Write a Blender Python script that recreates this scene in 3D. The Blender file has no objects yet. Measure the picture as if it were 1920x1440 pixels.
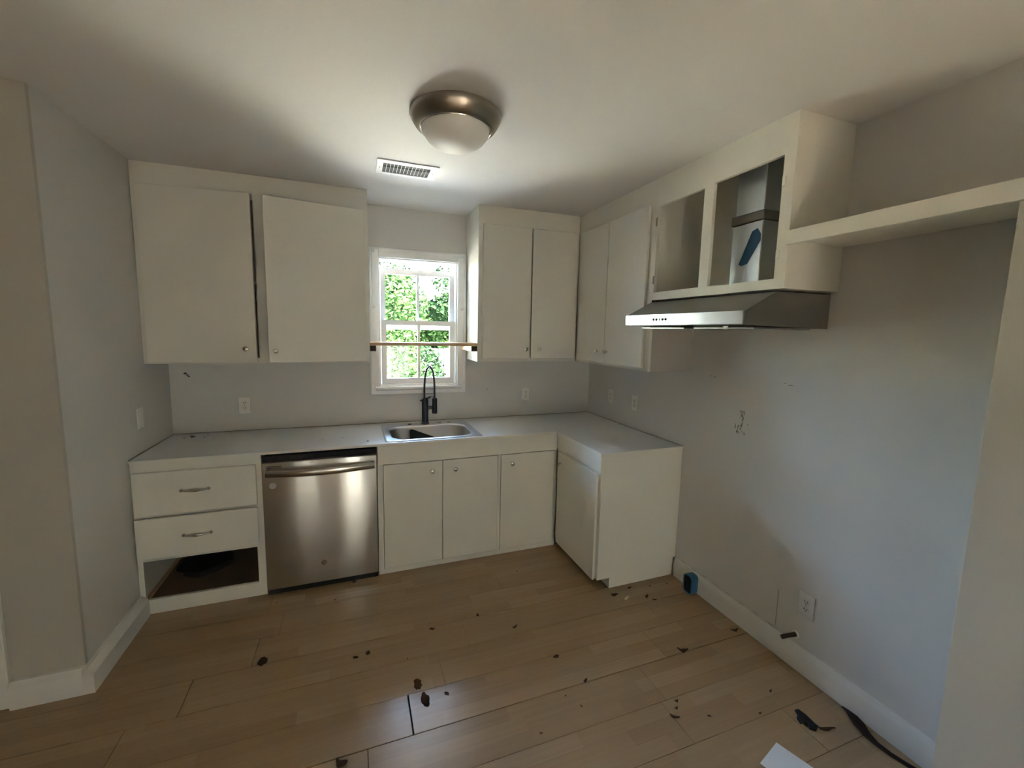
import bpy, bmesh, math, random
from mathutils import Vector, Matrix
random.seed(7)
C = bpy.context.scene.collection
scene = bpy.context.scene

# ------------------------------------------------------------------ camera
CAM = (1.1729, -3.3713, 1.652)
YAW, PITCH, ROLL, FPX = 0.3483, -0.1151, 0.0194, 779.685
cd = bpy.data.cameras.new('camera'); cam = bpy.data.objects.new('camera', cd); C.objects.link(cam)
f = Vector((math.sin(YAW)*math.cos(PITCH), math.cos(YAW)*math.cos(PITCH), math.sin(PITCH)))
r = Vector((math.cos(YAW), -math.sin(YAW), 0)); u = r.cross(f)
r2 = math.cos(ROLL)*r + math.sin(ROLL)*u; u2 = -math.sin(ROLL)*r + math.cos(ROLL)*u
M = Matrix((r2, u2, -f)).transposed().to_4x4(); M.translation = Vector(CAM)
cam.matrix_world = M
cd.sensor_width = 36; cd.sensor_fit = 'HORIZONTAL'; cd.lens = FPX/1920*36
cd.shift_x = 12.888/1920; cd.shift_y = -8.819/1920; cd.clip_start = 0.02
scene.camera = cam

# ------------------------------------------------------------------ sky, sun, exposure
world = bpy.data.worlds.new('world'); scene.world = world; world.use_nodes = True
wn = world.node_tree.nodes; wl = world.node_tree.links
sky = wn.new('ShaderNodeTexSky'); sky.sky_type = 'NISHITA'; sky.sun_disc = False
sky.sun_elevation = math.radians(42); sky.sun_rotation = math.radians(156)
sky.air_density = 1.0; sky.dust_density = 3.0; sky.ozone_density = 1.0
hs = wn.new('ShaderNodeHueSaturation'); hs.inputs['Saturation'].default_value = .95; wl.new(sky.outputs[0], hs.inputs['Color'])
wl.new(hs.outputs[0], wn['Background'].inputs[0]); wn['Background'].inputs[1].default_value = 4.4
sd = bpy.data.lights.new('sun', 'SUN'); sd.energy = 105.0; sd.angle = math.radians(1.0); sd.color = (1, .92, .78)
sun = bpy.data.objects.new('sun', sd); C.objects.link(sun)
EL = math.radians(42); SUN = Vector((.40*math.cos(EL), -.917*math.cos(EL), math.sin(EL)))   # from behind the viewer, over the right shoulder
sun.rotation_euler = SUN.to_track_quat('Z', 'Y').to_euler()
scene.view_settings.view_transform = 'Standard'; scene.view_settings.look = 'None'
scene.view_settings.exposure = 2.48; scene.view_settings.gamma = 1; scene.view_settings.use_curve_mapping = False

# ------------------------------------------------------------------ materials
def nt(name):
    m = bpy.data.materials.new(name); m.use_nodes = True
    return m, m.node_tree.nodes, m.node_tree.links, m.node_tree.nodes['Principled BSDF']
def rgb(c): return (c[0], c[1], c[2], 1)
def paint(name, col, rough=.5, var=.06, scale=3., bump=.05, bscale=60., metal=0., spec=.5):
    m, n, l, b = nt(name)
    tc = n.new('ShaderNodeTexCoord'); no = n.new('ShaderNodeTexNoise'); no.inputs['Scale'].default_value = scale; no.inputs['Detail'].default_value = 5
    l.new(tc.outputs['Object'], no.inputs['Vector'])
    mx = n.new('ShaderNodeMix'); mx.data_type = 'RGBA'
    mx.inputs[6].default_value = rgb([c*(1-var) for c in col]); mx.inputs[7].default_value = rgb([min(1, c*(1+var)) for c in col])
    l.new(no.outputs[0], mx.inputs[0]); l.new(mx.outputs[2], b.inputs['Base Color'])
    b.inputs['Roughness'].default_value = rough; b.inputs['Metallic'].default_value = metal; b.inputs['Specular IOR Level'].default_value = spec
    if bump:
        n2 = n.new('ShaderNodeTexNoise'); n2.inputs['Scale'].default_value = bscale; n2.inputs['Detail'].default_value = 3
        l.new(tc.outputs['Object'], n2.inputs['Vector'])
        bp = n.new('ShaderNodeBump'); bp.inputs['Strength'].default_value = bump; bp.inputs['Distance'].default_value = .01
        l.new(n2.outputs[0], bp.inputs['Height']); l.new(bp.outputs[0], b.inputs['Normal'])
    return m
def steel(name, col=(.56, .53, .49), rough=.28, aniso=.75, wave=.0, axis='Z', rot=.25):
    m, n, l, b = nt(name)
    b.inputs['Metallic'].default_value = 1; b.inputs['Roughness'].default_value = rough
    b.inputs['Anisotropic'].default_value = aniso; b.inputs['Anisotropic Rotation'].default_value = rot
    tg = n.new('ShaderNodeTangent'); tg.direction_type = 'RADIAL'; tg.axis = axis
    l.new(tg.outputs[0], b.inputs['Tangent'])
    tc = n.new('ShaderNodeTexCoord'); mp = n.new('ShaderNodeMapping'); mp.inputs['Scale'].default_value = (3, 3, 420)
    l.new(tc.outputs['Object'], mp.inputs[0])
    no = n.new('ShaderNodeTexNoise'); no.inputs['Scale'].default_value = 1; no.inputs['Detail'].default_value = 4; l.new(mp.outputs[0], no.inputs['Vector'])
    mx = n.new('ShaderNodeMix'); mx.data_type = 'RGBA'; mx.inputs[6].default_value = rgb([c*.92 for c in col]); mx.inputs[7].default_value = rgb([c*1.08 for c in col])
    l.new(no.outputs[0], mx.inputs[0]); l.new(mx.outputs[2], b.inputs['Base Color'])
    if wave:
        n2 = n.new('ShaderNodeTexNoise'); n2.inputs['Scale'].default_value = 1.0; n2.inputs['Detail'].default_value = 1
        m2 = n.new('ShaderNodeMapping'); m2.inputs['Scale'].default_value = (5, 5, .9); l.new(tc.outputs['Object'], m2.inputs[0]); l.new(m2.outputs[0], n2.inputs['Vector'])
        bp = n.new('ShaderNodeBump'); bp.inputs['Strength'].default_value = wave; bp.inputs['Distance'].default_value = .03
        l.new(n2.outputs[0], bp.inputs['Height']); l.new(bp.outputs[0], b.inputs['Normal'])
    return m
def floor_wood():
    m, n, l, b = nt('beech_laminate')
    def math_(op, a, bb=None):
        x = n.new('ShaderNodeMath'); x.operation = op
        for i, v in enumerate((a, bb)):
            if v is None: continue
            if isinstance(v, (int, float)): x.inputs[i].default_value = v
            else: l.new(v, x.inputs[i])
        return x.outputs[0]
    g = n.new('ShaderNodeNewGeometry'); sp = n.new('ShaderNodeSeparateXYZ'); l.new(g.outputs['Position'], sp.inputs[0])
    X, Y = sp.outputs[0], sp.outputs[1]
    strip = math_('FLOOR', math_('DIVIDE', math_('ADD', Y, 1.215+20*.2015), .2015/3))
    wn1 = n.new('ShaderNodeTexWhiteNoise'); wn1.noise_dimensions = '1D'; l.new(strip, wn1.inputs['W'])
    L = .58
    xs = math_('ADD', math_('DIVIDE', X, L), math_('MULTIPLY', wn1.outputs['Value'], 7.3))
    blk = math_('FLOOR', xs)
    cm = n.new('ShaderNodeCombineXYZ'); l.new(strip, cm.inputs[0]); l.new(blk, cm.inputs[1])
    wn2 = n.new('ShaderNodeTexWhiteNoise'); wn2.noise_dimensions = '2D'; l.new(cm.outputs[0], wn2.inputs['Vector'])
    rp = n.new('ShaderNodeValToRGB'); l.new(wn2.outputs['Value'], rp.inputs[0])
    e = rp.color_ramp.elements
    e[0].position = 0; e[0].color = (.325, .219, .124, 1); e[1].position = 1; e[1].color = (.392, .276, .166, 1)
    for p, c in ((.2, (.345, .234, .133)), (.8, (.365, .250, .143))):
        k = e.new(p); k.color = rgb(c)
    mp = n.new('ShaderNodeMapping'); mp.inputs['Scale'].default_value = (1.6, 60, 1)
    off = n.new('ShaderNodeVectorMath'); off.operation = 'ADD'; l.new(g.outputs['Position'], off.inputs[0])
    sc = n.new('ShaderNodeVectorMath'); sc.operation = 'SCALE'; sc.inputs['Scale'].default_value = 3.1; l.new(cm.outputs[0], sc.inputs[0]); l.new(sc.outputs[0], off.inputs[1])
    l.new(off.outputs[0], mp.inputs[0])
    no = n.new('ShaderNodeTexNoise'); no.inputs['Scale'].default_value = 1; no.inputs['Detail'].default_value = 6; no.inputs['Roughness'].default_value = .6; l.new(mp.outputs[0], no.inputs['Vector'])
    ov = n.new('ShaderNodeMix'); ov.data_type = 'RGBA'; ov.blend_type = 'MULTIPLY'; ov.inputs[0].default_value = .8
    r2_ = n.new('ShaderNodeMapRange'); r2_.inputs[1].default_value = .3; r2_.inputs[2].default_value = .7; r2_.inputs[3].default_value = .90; r2_.inputs[4].default_value = 1.06; l.new(no.outputs[0], r2_.inputs[0])
    l.new(rp.outputs[0], ov.inputs[6]); l.new(r2_.outputs[0], ov.inputs[7])
    l.new(ov.outputs[2], b.inputs['Base Color'])
    b.inputs['Roughness'].default_value = .225
    return m
def glass():
    m, n, l, b = nt('window_glass'); n.remove(b)
    t = n.new('ShaderNodeBsdfTransparent'); g = n.new('ShaderNodeBsdfGlossy'); g.inputs['Roughness'].default_value = .02
    fr = n.new('ShaderNodeFresnel'); fr.inputs[0].default_value = 1.45; mx = n.new('ShaderNodeMixShader')
    t.inputs[0].default_value = (.95, .98, .96, 1)
    l.new(fr.outputs[0], mx.inputs[0]); l.new(t.outputs[0], mx.inputs[1]); l.new(g.outputs[0], mx.inputs[2]); l.new(mx.outputs[0], n['Material Output'].inputs[0])
    return m
def leafmat(name, a, bcol):
    m, n, l, b = nt(name)
    g = n.new('ShaderNodeNewGeometry'); rp = n.new('ShaderNodeValToRGB'); l.new(g.outputs['Random Per Island'], rp.inputs[0])
    rp.color_ramp.elements[0].color = rgb(a); rp.color_ramp.elements[1].color = rgb(bcol)
    l.new(rp.outputs[0], b.inputs['Base Color']); b.inputs['Roughness'].default_value = .9; b.inputs['Specular IOR Level'].default_value = .03
    return m
MT = dict(
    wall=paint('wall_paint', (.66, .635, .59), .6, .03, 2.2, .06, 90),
    beige=paint('darker_beige_wall', (.50, .47, .40), .6, .03, 2.2, .06, 90),  # darker beige than the other kitchen walls
    tanwall=paint('tan_wall_paint', (.36, .31, .25), .7, .03, 2.2, .06, 90),  # dark tan chosen to cut bounce from the unseen rear walls
    ceil=paint('ceiling_paint', (.70, .68, .65), .7, .025, 1.5, .05, 80),
    trim=paint('trim_paint', (.74, .715, .665), .38, .04, 6, .05, 30),
    cab=paint('cream_cabinet_paint', (.76, .725, .635), .42, .035, 4, .05, 45),
    cabin=paint('cabinet_inside', (.52, .485, .42), .7, .08, 4, .03, 40),
    endp=paint('shade_toned_end_panel', (.44, .405, .345), .6, .04, 4, .04, 60),  # cabinet end toned down to match the shaded wall behind it
    rawwood=paint('unpainted_cabinet_floor', (.17, .11, .065), .8, .2, 6, .1, 50),
    laminate=paint('white_laminate', (.69, .69, .685), .28, .04, 5, .02, 150),
    caulk=paint('grimy_caulk', (.26, .21, .15), .8, .35, 25, .05, 60),
    winpaint=paint('window_paint', (.80, .79, .78), .4, .05, 8, .06, 40),
    brown=paint('weathered_brown_paint', (.35, .27, .20), .6, .15, 10, .05, 40),
    steel=steel('brushed_steel', (.60, .57, .53), .30, .8, .35),
    steel_bar=paint('handle_steel', (.50, .46, .41), .24, .06, 20, 0, metal=1),
    steel2=steel('hood_steel', (.42, .41, .39), .34, .4),
    steel3=steel('hood_front_steel', (.66, .66, .66), .30, .5),
    steel_sink=paint('sink_steel', (.60, .62, .66), .30, .05, 12, .02, 200, metal=1),
    nickel=paint('brushed_nickel', (.36, .32, .27), .33, .08, 20, .0, metal=1),
    chrome=paint('knob_nickel', (.58, .55, .50), .22, .05, 20, .0, metal=1),
    galv=paint('galvanised_duct', (.60, .62, .64), .36, .18, 9, .06, 16, metal=1),
    darkmetal=paint('dark_duct_band', (.13, .12, .11), .45, .1, 10, 0, metal=.6),
    black=paint('matte_black', (.012, .012, .014), .38, .1, 10, .0),
    blackp=paint('black_plastic', (.015, .014, .014), .6, .15, 10, .03, spec=.25),
    dome=paint('frosted_glass', (.86, .84, .81), .45, .02, 3, .0, spec=.3),
    plate=paint('outlet_plastic', (.80, .77, .69), .35, .02, 10, .0),
    slot=paint('dark_slot', (.05, .045, .04), .7, .1, 10, 0),
    vent=paint('vent_white', (.78, .77, .75), .4, .02, 10, 0),
    ventdark=paint('vent_dark', (.05, .045, .04), .8, .1, 10, 0),
    pine=paint('pine_board', (.62, .40, .22), .5, .15, 14, .05, 40),
    cleat=paint('dark_stained_cleat', (.030, .017, .009), .55, .3, 20, .05, 40),
    blue=paint('blue_plastic', (.035, .13, .27), .45, .08, 8, .02, 40),
    tape=paint('blue_tape', (.012, .075, .15), .6, .1, 12, .05, 60),
    pipe=paint('rusty_brown_pipe', (.055, .028, .016), .6, .3, 30, .1, 60),
    cable=paint('dark_brown_cable', (.028, .014, .010), .7, .2, 20, .03, 60, spec=.15),
    paper=paint('white_paper', (.74, .75, .77), .7, .02, 5, .02, 60),
    leafdry=paint('dry_leaf', (.055, .030, .016), .9, .35, 40, .1, 90, spec=.08),
    stain=paint('burn_stain', (.045, .024, .012), .9, .4, 60, .1, 120, spec=.08),
    scuff=paint('scuff', (.30, .275, .23), .9, .3, 80, .05, 120, spec=.1),
    scuffd=paint('dark_scuff', (.09, .08, .06), .9, .3, 80, .05, 120, spec=.1),
    subfloor=paint('subfloor', (.05, .035, .022), .9, .2, 4, .05, 30),
    wood=floor_wood(), glass=glass(),
    bark=paint('bark', (.07, .05, .035), .9, .3, 12, .3, 30),
    leafa=leafmat('bright_leaves', (.004, .012, .0035), (.012, .025, .0065)),
    leafb=leafmat('deep_leaves', (.0015, .005, .0022), (.005, .012, .004)),
    leafc=leafmat('pale_leaves', (.008, .012, .004), (.016, .019, .007)),
    bounce_tan=paint('tan_bounce_ground', (.20, .155, .105), .8, .12, 2, .1, 20),
    patio=paint('pale_concrete', (.34, .335, .33), .8, .12, 2, .1, 20),
    grass=paint('lawn', (.20, .19, .13), .9, .3, 6, .2, 60),
    fence=paint('grey_fence_wood', (.03, .033, .040), .9, .15, 8, .1, 40, spec=.05),
    siding=paint('outside_siding', (.62, .60, .55), .7, .05, 3, .05, 30),
    blocker_tan=paint('tan_blocker', (.40, .33, .24), .8, .08, 3, .05, 30),
    shed=paint('shed_boards', (.04, .038, .018), .9, .12, 5, .1, 30, spec=.05),
    roof=paint('roof_shingle', (.16, .14, .13), .9, .2, 10, .1, 40),
    sticker=paint('clear_sticker', (.62, .60, .57), .3, .05, 30, 0),
)

# ------------------------------------------------------------------ mesh helpers
class MB:
    def __init__(s): s.bm = bmesh.new()
    def box(s, x0, x1, y0, y1, z0, z1, bev=0., seg=1):
        v = [s.bm.verts.new((x, y, z)) for x in (x0, x1) for y in (y0, y1) for z in (z0, z1)]
        fs = [s.bm.faces.new([v[i] for i in q]) for q in ((0, 1, 3, 2), (4, 6, 7, 5), (0, 4, 5, 1), (2, 3, 7, 6), (0, 2, 6, 4), (1, 5, 7, 3))]
        if bev:
            es = list({e for q in fs for e in q.edges})
            bmesh.ops.bevel(s.bm, geom=es, offset=bev, segments=seg, profile=.5, affect='EDGES')
        return s
    def slab(s, plane, us, vs, inside, w0, w1):
        """grid of cells (us x vs); cells whose centre is inside() form a slab between w0 and w1"""
        mp = {'xz': lambda a, b, w: (a, w, b), 'yz': lambda a, b, w: (w, a, b), 'xy': lambda a, b, w: (a, b, w)}[plane]
        us, vs = sorted(us), sorted(vs); cache = {}
        def V(i, j, k):
            if (i, j, k) not in cache: cache[i, j, k] = s.bm.verts.new(mp(us[i], vs[j], (w0, w1)[k]))
            return cache[i, j, k]
        nu, nv = len(us)-1, len(vs)-1
        ins = lambda i, j: 0 <= i < nu and 0 <= j < nv and inside((us[i]+us[i+1])/2, (vs[j]+vs[j+1])/2)
        for i in range(nu):
            for j in range(nv):
                if not ins(i, j): continue
                s.bm.faces.new((V(i, j, 0), V(i+1, j, 0), V(i+1, j+1, 0), V(i, j+1, 0)))
                s.bm.faces.new((V(i, j+1, 1), V(i+1, j+1, 1), V(i+1, j, 1), V(i, j, 1)))
                for di, dj, a, b in ((-1, 0, (i, j), (i, j+1)), (1, 0, (i+1, j+1), (i+1, j)), (0, -1, (i+1, j), (i, j)), (0, 1, (i, j+1), (i+1, j+1))):
                    if not ins(i+di, j+dj):
                        s.bm.faces.new((V(*a, 0), V(*b, 0), V(*b, 1), V(*a, 1)))
        return s
    def frame(s, plane, u0, u1, v0, v1, holes, w0, w1):
        us = {u0, u1}; vs = {v0, v1}
        for h in holes: us |= {h[0], h[1]}; vs |= {h[2], h[3]}
        return s.slab(plane, list(us), list(vs), lambda a, b: not any(h[0] < a < h[1] and h[2] < b < h[3] for h in holes), w0, w1)
    def prism(s, pts, plane, w0, w1):
        mp = {'xz': lambda a, b, w: (a, w, b), 'yz': lambda a, b, w: (w, a, b), 'xy': lambda a, b, w: (a, b, w)}[plane]
        A = [s.bm.verts.new(mp(a, b, w0)) for a, b in pts]; B = [s.bm.verts.new(mp(a, b, w1)) for a, b in pts]
        n = len(pts); s.bm.faces.new(A[::-1]); s.bm.faces.new(B)
        for i in range(n): s.bm.faces.new((A[i], A[(i+1) % n], B[(i+1) % n], B[i]))
        return s
    def lathe(s, prof, origin=(0, 0, 0), axis=(0, 0, 1), n=24, sx=1., sy=1.):
        ax = Vector(axis).normalized(); t = Vector((1, 0, 0)) if abs(ax.x) < .9 else Vector((0, 1, 0))
        a = (t-ax*t.dot(ax)).normalized(); b = ax.cross(a); o = Vector(origin); rings = []
        for rr, h in prof:
            if rr <= 1e-6: rings.append([s.bm.verts.new(o+ax*h)])
            else: rings.append([s.bm.verts.new(o+ax*h+a*(rr*sx*math.cos(2*math.pi*i/n))+b*(rr*sy*math.sin(2*math.pi*i/n))) for i in range(n)])
        for p, q in zip(rings, rings[1:]):
            for i in range(n):
                j = (i+1) % n
                if len(p) == 1 and len(q) == 1: continue
                if len(p) == 1: s.bm.faces.new((p[0], q[j], q[i]))
                elif len(q) == 1: s.bm.faces.new((p[i], p[j], q[0]))
                else: s.bm.faces.new((p[i], p[j], q[j], q[i]))
        return s
    def tube(s, pts, rad, n=10, flat=1., up=(0, 0, 1)):
        pts = [Vector(p) for p in pts]; rings = []
        rad = rad if isinstance(rad, (list, tuple)) else [rad]*len(pts)
        for i, p in enumerate(pts):
            d = (pts[min(i+1, len(pts)-1)]-pts[max(i-1, 0)]).normalized(); U = Vector(up)
            if abs(d.dot(U)) > .95: U = Vector((0, 1, 0))
            a = d.cross(U).normalized(); b = a.cross(d).normalized()
            rings.append([s.bm.verts.new(p+a*rad[i]*math.cos(2*math.pi*k/n)+b*rad[i]*flat*math.sin(2*math.pi*k/n)) for k in range(n)])
        for p, q in zip(rings, rings[1:]):
            for i in range(n): s.bm.faces.new((p[i], p[(i+1) % n], q[(i+1) % n], q[i]))
        s.bm.faces.new(rings[0][::-1]); s.bm.faces.new(rings[-1])
        return s
    def loft(s, loops, cap0=False, cap1=True):
        R = [[s.bm.verts.new(p) for p in L] for L in loops]
        for p, q in zip(R, R[1:]):
            n = len(p)
            for i in range(n): s.bm.faces.new((p[i], p[(i+1) % n], q[(i+1) % n], q[i]))
        if cap0: s.bm.faces.new(R[0][::-1])
        if cap1: s.bm.faces.new(R[-1])
        return s
    def build(s, name, mat, parent=None, smooth=True, angle=35, loc=None, rotz=0., normals=True):
        if normals: bmesh.ops.recalc_face_normals(s.bm, faces=s.bm.faces)
        me = bpy.data.meshes.new(name); s.bm.to_mesh(me); s.bm.free()
        me.materials.append(MT[mat] if isinstance(mat, str) else mat)
        if smooth:
            me.polygons.foreach_set('use_smooth', [True]*len(me.polygons)); me.set_sharp_from_angle(angle=math.radians(angle))
        o = bpy.data.objects.new(name, me); C.objects.link(o); o.parent = parent
        if loc: o.location = loc
        if rotz: o.rotation_euler = (0, 0, rotz)
        return o
def box(name, mat, x0, x1, y0, y1, z0, z1, parent=None, bev=.0015, seg=1):
    return MB().box(x0, x1, y0, y1, z0, z1, bev, seg).build(name, mat, parent)
def tag(o, label, cat, group=None, kind=None):
    if label: o['label'] = label
    if cat: o['category'] = cat
    if group: o['group'] = group
    if kind: o['kind'] = kind
    return o
def struct(o, label=None, cat=None):
    o['kind'] = 'structure'; return tag(o, label, cat)
def thing(name, loc, label, cat, group=None):
    o = bpy.data.objects.new(name, None); C.objects.link(o); o.location = loc; o.empty_display_size = .05
    return tag(o, label, cat, group)
def adopt(root):
    """children were modelled in world coordinates: keep them there under an Empty at the thing's base"""
    bpy.context.view_layer.update(); off = Vector(root.location)
    for c in root.children:
        c.location = Vector(c.location)-off
    return root
def knob(parent, p, axis, name='knob'):
    prof = [(0.0001, -.001), (.0075, 0), (.0055, .004), (.0055, .012), (.0135, .016), (.0150, .020), (.0140, .024), (.008, .0265), (0, .027)]
    return MB().lathe(prof, p, axis, 20).build(name, 'chrome', parent)

# ------------------------------------------------------------------ measured dimensions
W, H = 3.23, 2.566            # right wall, ceiling
D, D2, Y2 = .611, .623, 1.224 # base cabinet front, peninsula depth and end
d, ZB = .345, 1.419           # wall cabinet depth and bottom
XL, XM = 1.273, 2.044         # window bay between the wall cabinets
PX = W-D2                     # peninsula face
UX = W-d                      # right wall cabinet face
YE, YP = -2.086, -2.734       # end of the open cabinet, partition edge
YL = -1.122                   # end of the left wall
RX0, RY0 = -1.9, -6.0         # far corner of the room behind

# ------------------------------------------------------------------ room shell
WX0, WX1, WZ0, WZ1 = 1.352, 1.972, 1.205, 2.196
struct(MB().frame('xz', RX0-.16, W+.16, -.02, H+.16, [(WX0, WX1, WZ0, WZ1)], 0, .16).build('wall_back', 'wall', smooth=False), 'off-white painted wall behind sink with the sash window', 'wall')
struct(MB().box(-.14, 0, YL+.0205, -.0005, -.02, H+.0).build('wall_left', 'wall'), 'pale wall on the left beside drawer cabinet', 'wall')
struct(MB().box(W, W+.16, RY0, -.0005, -.02, H+.16).build('wall_right', 'wall'), 'bare stained wall on the right with hood and outlets', 'wall')
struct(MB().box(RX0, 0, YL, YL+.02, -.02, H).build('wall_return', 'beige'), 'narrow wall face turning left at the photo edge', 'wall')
RW = [(-.06, .22, .1, 1.40), (1.30, 1.42, .1, 1.50), (1.62, 2.36, .1, 1.38)]  # invented openings, sized and placed to tune the light from behind
struct(MB().frame('xz', RX0-.16, W, -.02, H+.16, RW, RY0-.16, RY0).build('wall_rear', 'tanwall', smooth=False), 'rear wall behind the viewer with openings added for rear light', 'wall')
LW = []
struct(MB().frame('yz', RY0, -.0005, -.02, H+.16, LW, RX0-.16, RX0).build('wall_far', 'tanwall', smooth=False), 'far side wall of the adjoining room', 'wall')
struct(MB().box(RX0, W-.0005, RY0+.0005, -.0005, H, H+.15).build('ceiling', 'ceil'), 'white painted ceiling', 'ceiling')
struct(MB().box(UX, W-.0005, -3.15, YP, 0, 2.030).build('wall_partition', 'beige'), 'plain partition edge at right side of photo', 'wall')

# floor: subfloor slab and real planks
fl = struct(MB().box(RX0, W-.0005, RY0+.0005, -.0005, -.06, -.009).build('floor', 'subfloor'), 'worn beech laminate plank floor', 'floor')
PW = .2015; anchors = {0: .665, 1: .43, 2: .256, 3: 1.368, 4: 1.189}; gaps = {3: .0065, 1: .003, 0: .0022, 2: .0028, 4: .003}
rnd = random.Random(3)
for k in range(-5, 24):
    y1 = -1.014-k*PW+.0003; y0 = y1-PW
    if y1 > -.003 and k < 0 and y0 > -.01: continue
    y1 = min(y1, -.003)
    if y0 < RY0: break
    a = anchors.get(k, rnd.uniform(0, 1.28)); x = a-1.285*4; g = gaps.get(k, .0010)
    sg = {0: .0012, 1: .0020, 2: .0012, 3: .0032}.get(k, .0008)
    while x < W:
        xa, xb = max(x, RX0+.003), min(x+1.285, W-.003)
        if xb-xa > .03:
            gl = g if abs(x-a) < .01 else .0010; gr = g if abs(x+1.285-a) < .01 else .0010
            zt = rnd.uniform(-.0006, 0)
            MB().box(xa+gl/2, xb-gr/2, y0+sg, y1-.0004, -.0085, zt, .0009).build('plank', 'wood', fl, smooth=False)
        x += 1.285
def blob(name, mat, x, y, rx, ry, parent, z=.0002, h=.0009, n=18, seed=1, rot=0., jag=.25):
    rn = random.Random(seed); pts = []
    for i in range(n):
        t = 2*math.pi*i/n; k = 1+rn.uniform(-jag, jag); px, py = rx*k*math.cos(t), ry*k*math.sin(t)
        pts.append((x+px*math.cos(rot)-py*math.sin(rot), y+px*math.sin(rot)+py*math.cos(rot)))
    return MB().prism(pts, 'xy', z, z+h).build(name, mat, parent, smooth=False)
for i, (x, y, rx, ry) in enumerate(((.71, -1.194, .020, .030), (1.418, -1.575, .018, .032), (1.438, -1.668, .018, .038), (1.205, -1.302, .011, .014), (1.146, -1.313, .012, .008), (2.113, -1.632, .016, .010))):
    blob('stain', 'stain', x, y, rx, ry, fl, seed=i, jag=.18)

# baseboards
def baseboard(name, plane, a0, a1, w, t, sgn, h=.118):
    m = MB()
    pts = [(w, 0.0), (w+sgn*t, 0.0), (w+sgn*t, h-.028), (w+sgn*t*.85, h-.020), (w+sgn*t*.55, h-.006), (w+sgn*t*.45, h), (w, h)]
    if plane == 'xz': m.prism(pts, 'xz', a0, a1)
    else: m.prism(pts, 'yz', a0, a1)
    return struct(m.build(name, 'trim'))
baseboard('baseboard_left', 'xz', YL-.036, -D-.004, .0005, .042, 1)['label'] = 'white baseboard under the left wall'
baseboard('baseboard_return', 'yz', -.245, .0005, YL-.0005, .036, -1)['label'] = 'white baseboard on the narrow left wall face'
baseboard('baseboard_right', 'xz', YP+.0005, -Y2-.012, W-.0005, .020, -1, .125)['label'] = 'scuffed white baseboard along right wall'
struct(MB().box(-.335, -.247, YL-.024, YL-.0005, .0005, 2.1, .004).box(-.345, -.335, YL-.036, YL-.0005, .0005, 2.1, .003).build('trim_1', 'trim'), 'white door casing at the left photo edge', 'trim')

# marks on the right wall, baseboard and back wall
wr = bpy.data.objects['wall_right']; wb = bpy.data.objects['wall_back']
def wallmark(y, z, ry, rz, mat, seed, wall=None, name='scuff_mark'):
    rn = random.Random(seed); pts = [(y+ry*(1+rn.uniform(-.3, .3))*math.cos(t), z+rz*(1+rn.uniform(-.3, .3))*math.sin(t)) for t in [2*math.pi*i/9 for i in range(9)]]
    MB().prism(pts, 'yz', W-.0007, W-.0001).build(name, mat, wall or wr, smooth=False)
rn = random.Random(5)
for i in range(34):   # torn grubby patch where a bracket came off
    t = rn.random(); z = 1.225-.125*t; spread = .010+.026*t
    y = -1.650+rn.gauss(0, spread*.75)
    wallmark(y, z, rn.uniform(.0012, .0032), rn.uniform(.004, .013), 'scuffd' if rn.random() < .5 and t > .4 else 'scuff', i)
for y0, y1, z, s in ((-1.405, -1.425, 1.404, 1), (-1.435, -1.452, 1.402, 2), (-1.875, -1.885, 1.415, 3), (-1.895, -1.925, 1.409, 4)):
    wallmark((y0+y1)/2, z, abs(y1-y0)/2, .0022, 'scuff', s)
for i, (x, z, s) in enumerate(((.090, 1.326, .0085), (.101, 1.315, .006), (.109, 1.306, .006))):
    MB().lathe([(0, 0), (s, 0), (s, .0006), (0, .0006)], (x, -.0008, z), (0, 1, 0), 10, 1.2, .8).build('screw_hole', 'slot', wb, smooth=False)
MB().lathe([(0, 0), (.005, 0), (.005, .0006), (0, .0006)], (2.235, -.0008, 1.155), (0, 1, 0), 10).build('screw_hole', 'scuff', wb, smooth=False)
MB().box(W-.0012, W-.0002, -1.956, -1.9535, .14, .34).build('wall_seam', 'scuff', wr, smooth=False)
for i in range(9):
    y = -1.30-.09*i; wallmark(y, .127+rn.uniform(-.001, .003), rn.uniform(.008, .028), .0012, 'scuff', 40+i)

# ------------------------------------------------------------------ window_1
win = thing('window_1', (1.662, 0, WZ0), 'white double-hung sash window above the sink, upper sash slipped down', 'window'); struct(win)
def wpart(name, mat, *a, parent=win, bev=.002): return box(name, mat, *a, parent=parent, bev=bev)
cw = .068
wpart('casing', 'winpaint', WX0-cw, WX0+.004, -.022, -.0005, 1.141, 2.263)
wpart('casing', 'winpaint', WX1-.004, WX1+cw, -.022, -.0005, 1.141, 2.263)
wpart('casing', 'winpaint', WX0+.0045, WX1-.0045, -.022, -.0005, WZ1-.004, 2.263)
wpart('casing', 'winpaint', WX0+.0045, WX1-.0045, -.022, -.0005, 1.141, WZ0+.004)
for x0, x1 in ((WX0-.063, WX0-.045), (WX1+.045, WX1+.063)): wpart('casing_bead', 'winpaint', x0, x1, -.028, -.0225, 1.145, 2.258)
wpart('casing_bead', 'winpaint', WX0-.0445, WX1+.0445, -.028, -.0225, 2.240, 2.258)
MB().prism([(-.0225, WZ0-.002), (-.036, WZ0-.006), (-.036, WZ0-.020), (-.0225, WZ0-.034)], 'yz', WX0-.03, WX1+.03).build('sill', 'winpaint', win)
for x, z in ((1.317, 2.232), (2.006, 2.226), (1.320, 1.818), (2.003, 1.823)):
    MB().lathe([(0, 0), (.011, 0), (.011, .006), (.008, .012), (0, .013)], (x, -.0285 if z > 2 else -.0222, z), (0, -1, 0), 14).build('curtain_hook', 'winpaint', win)
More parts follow.
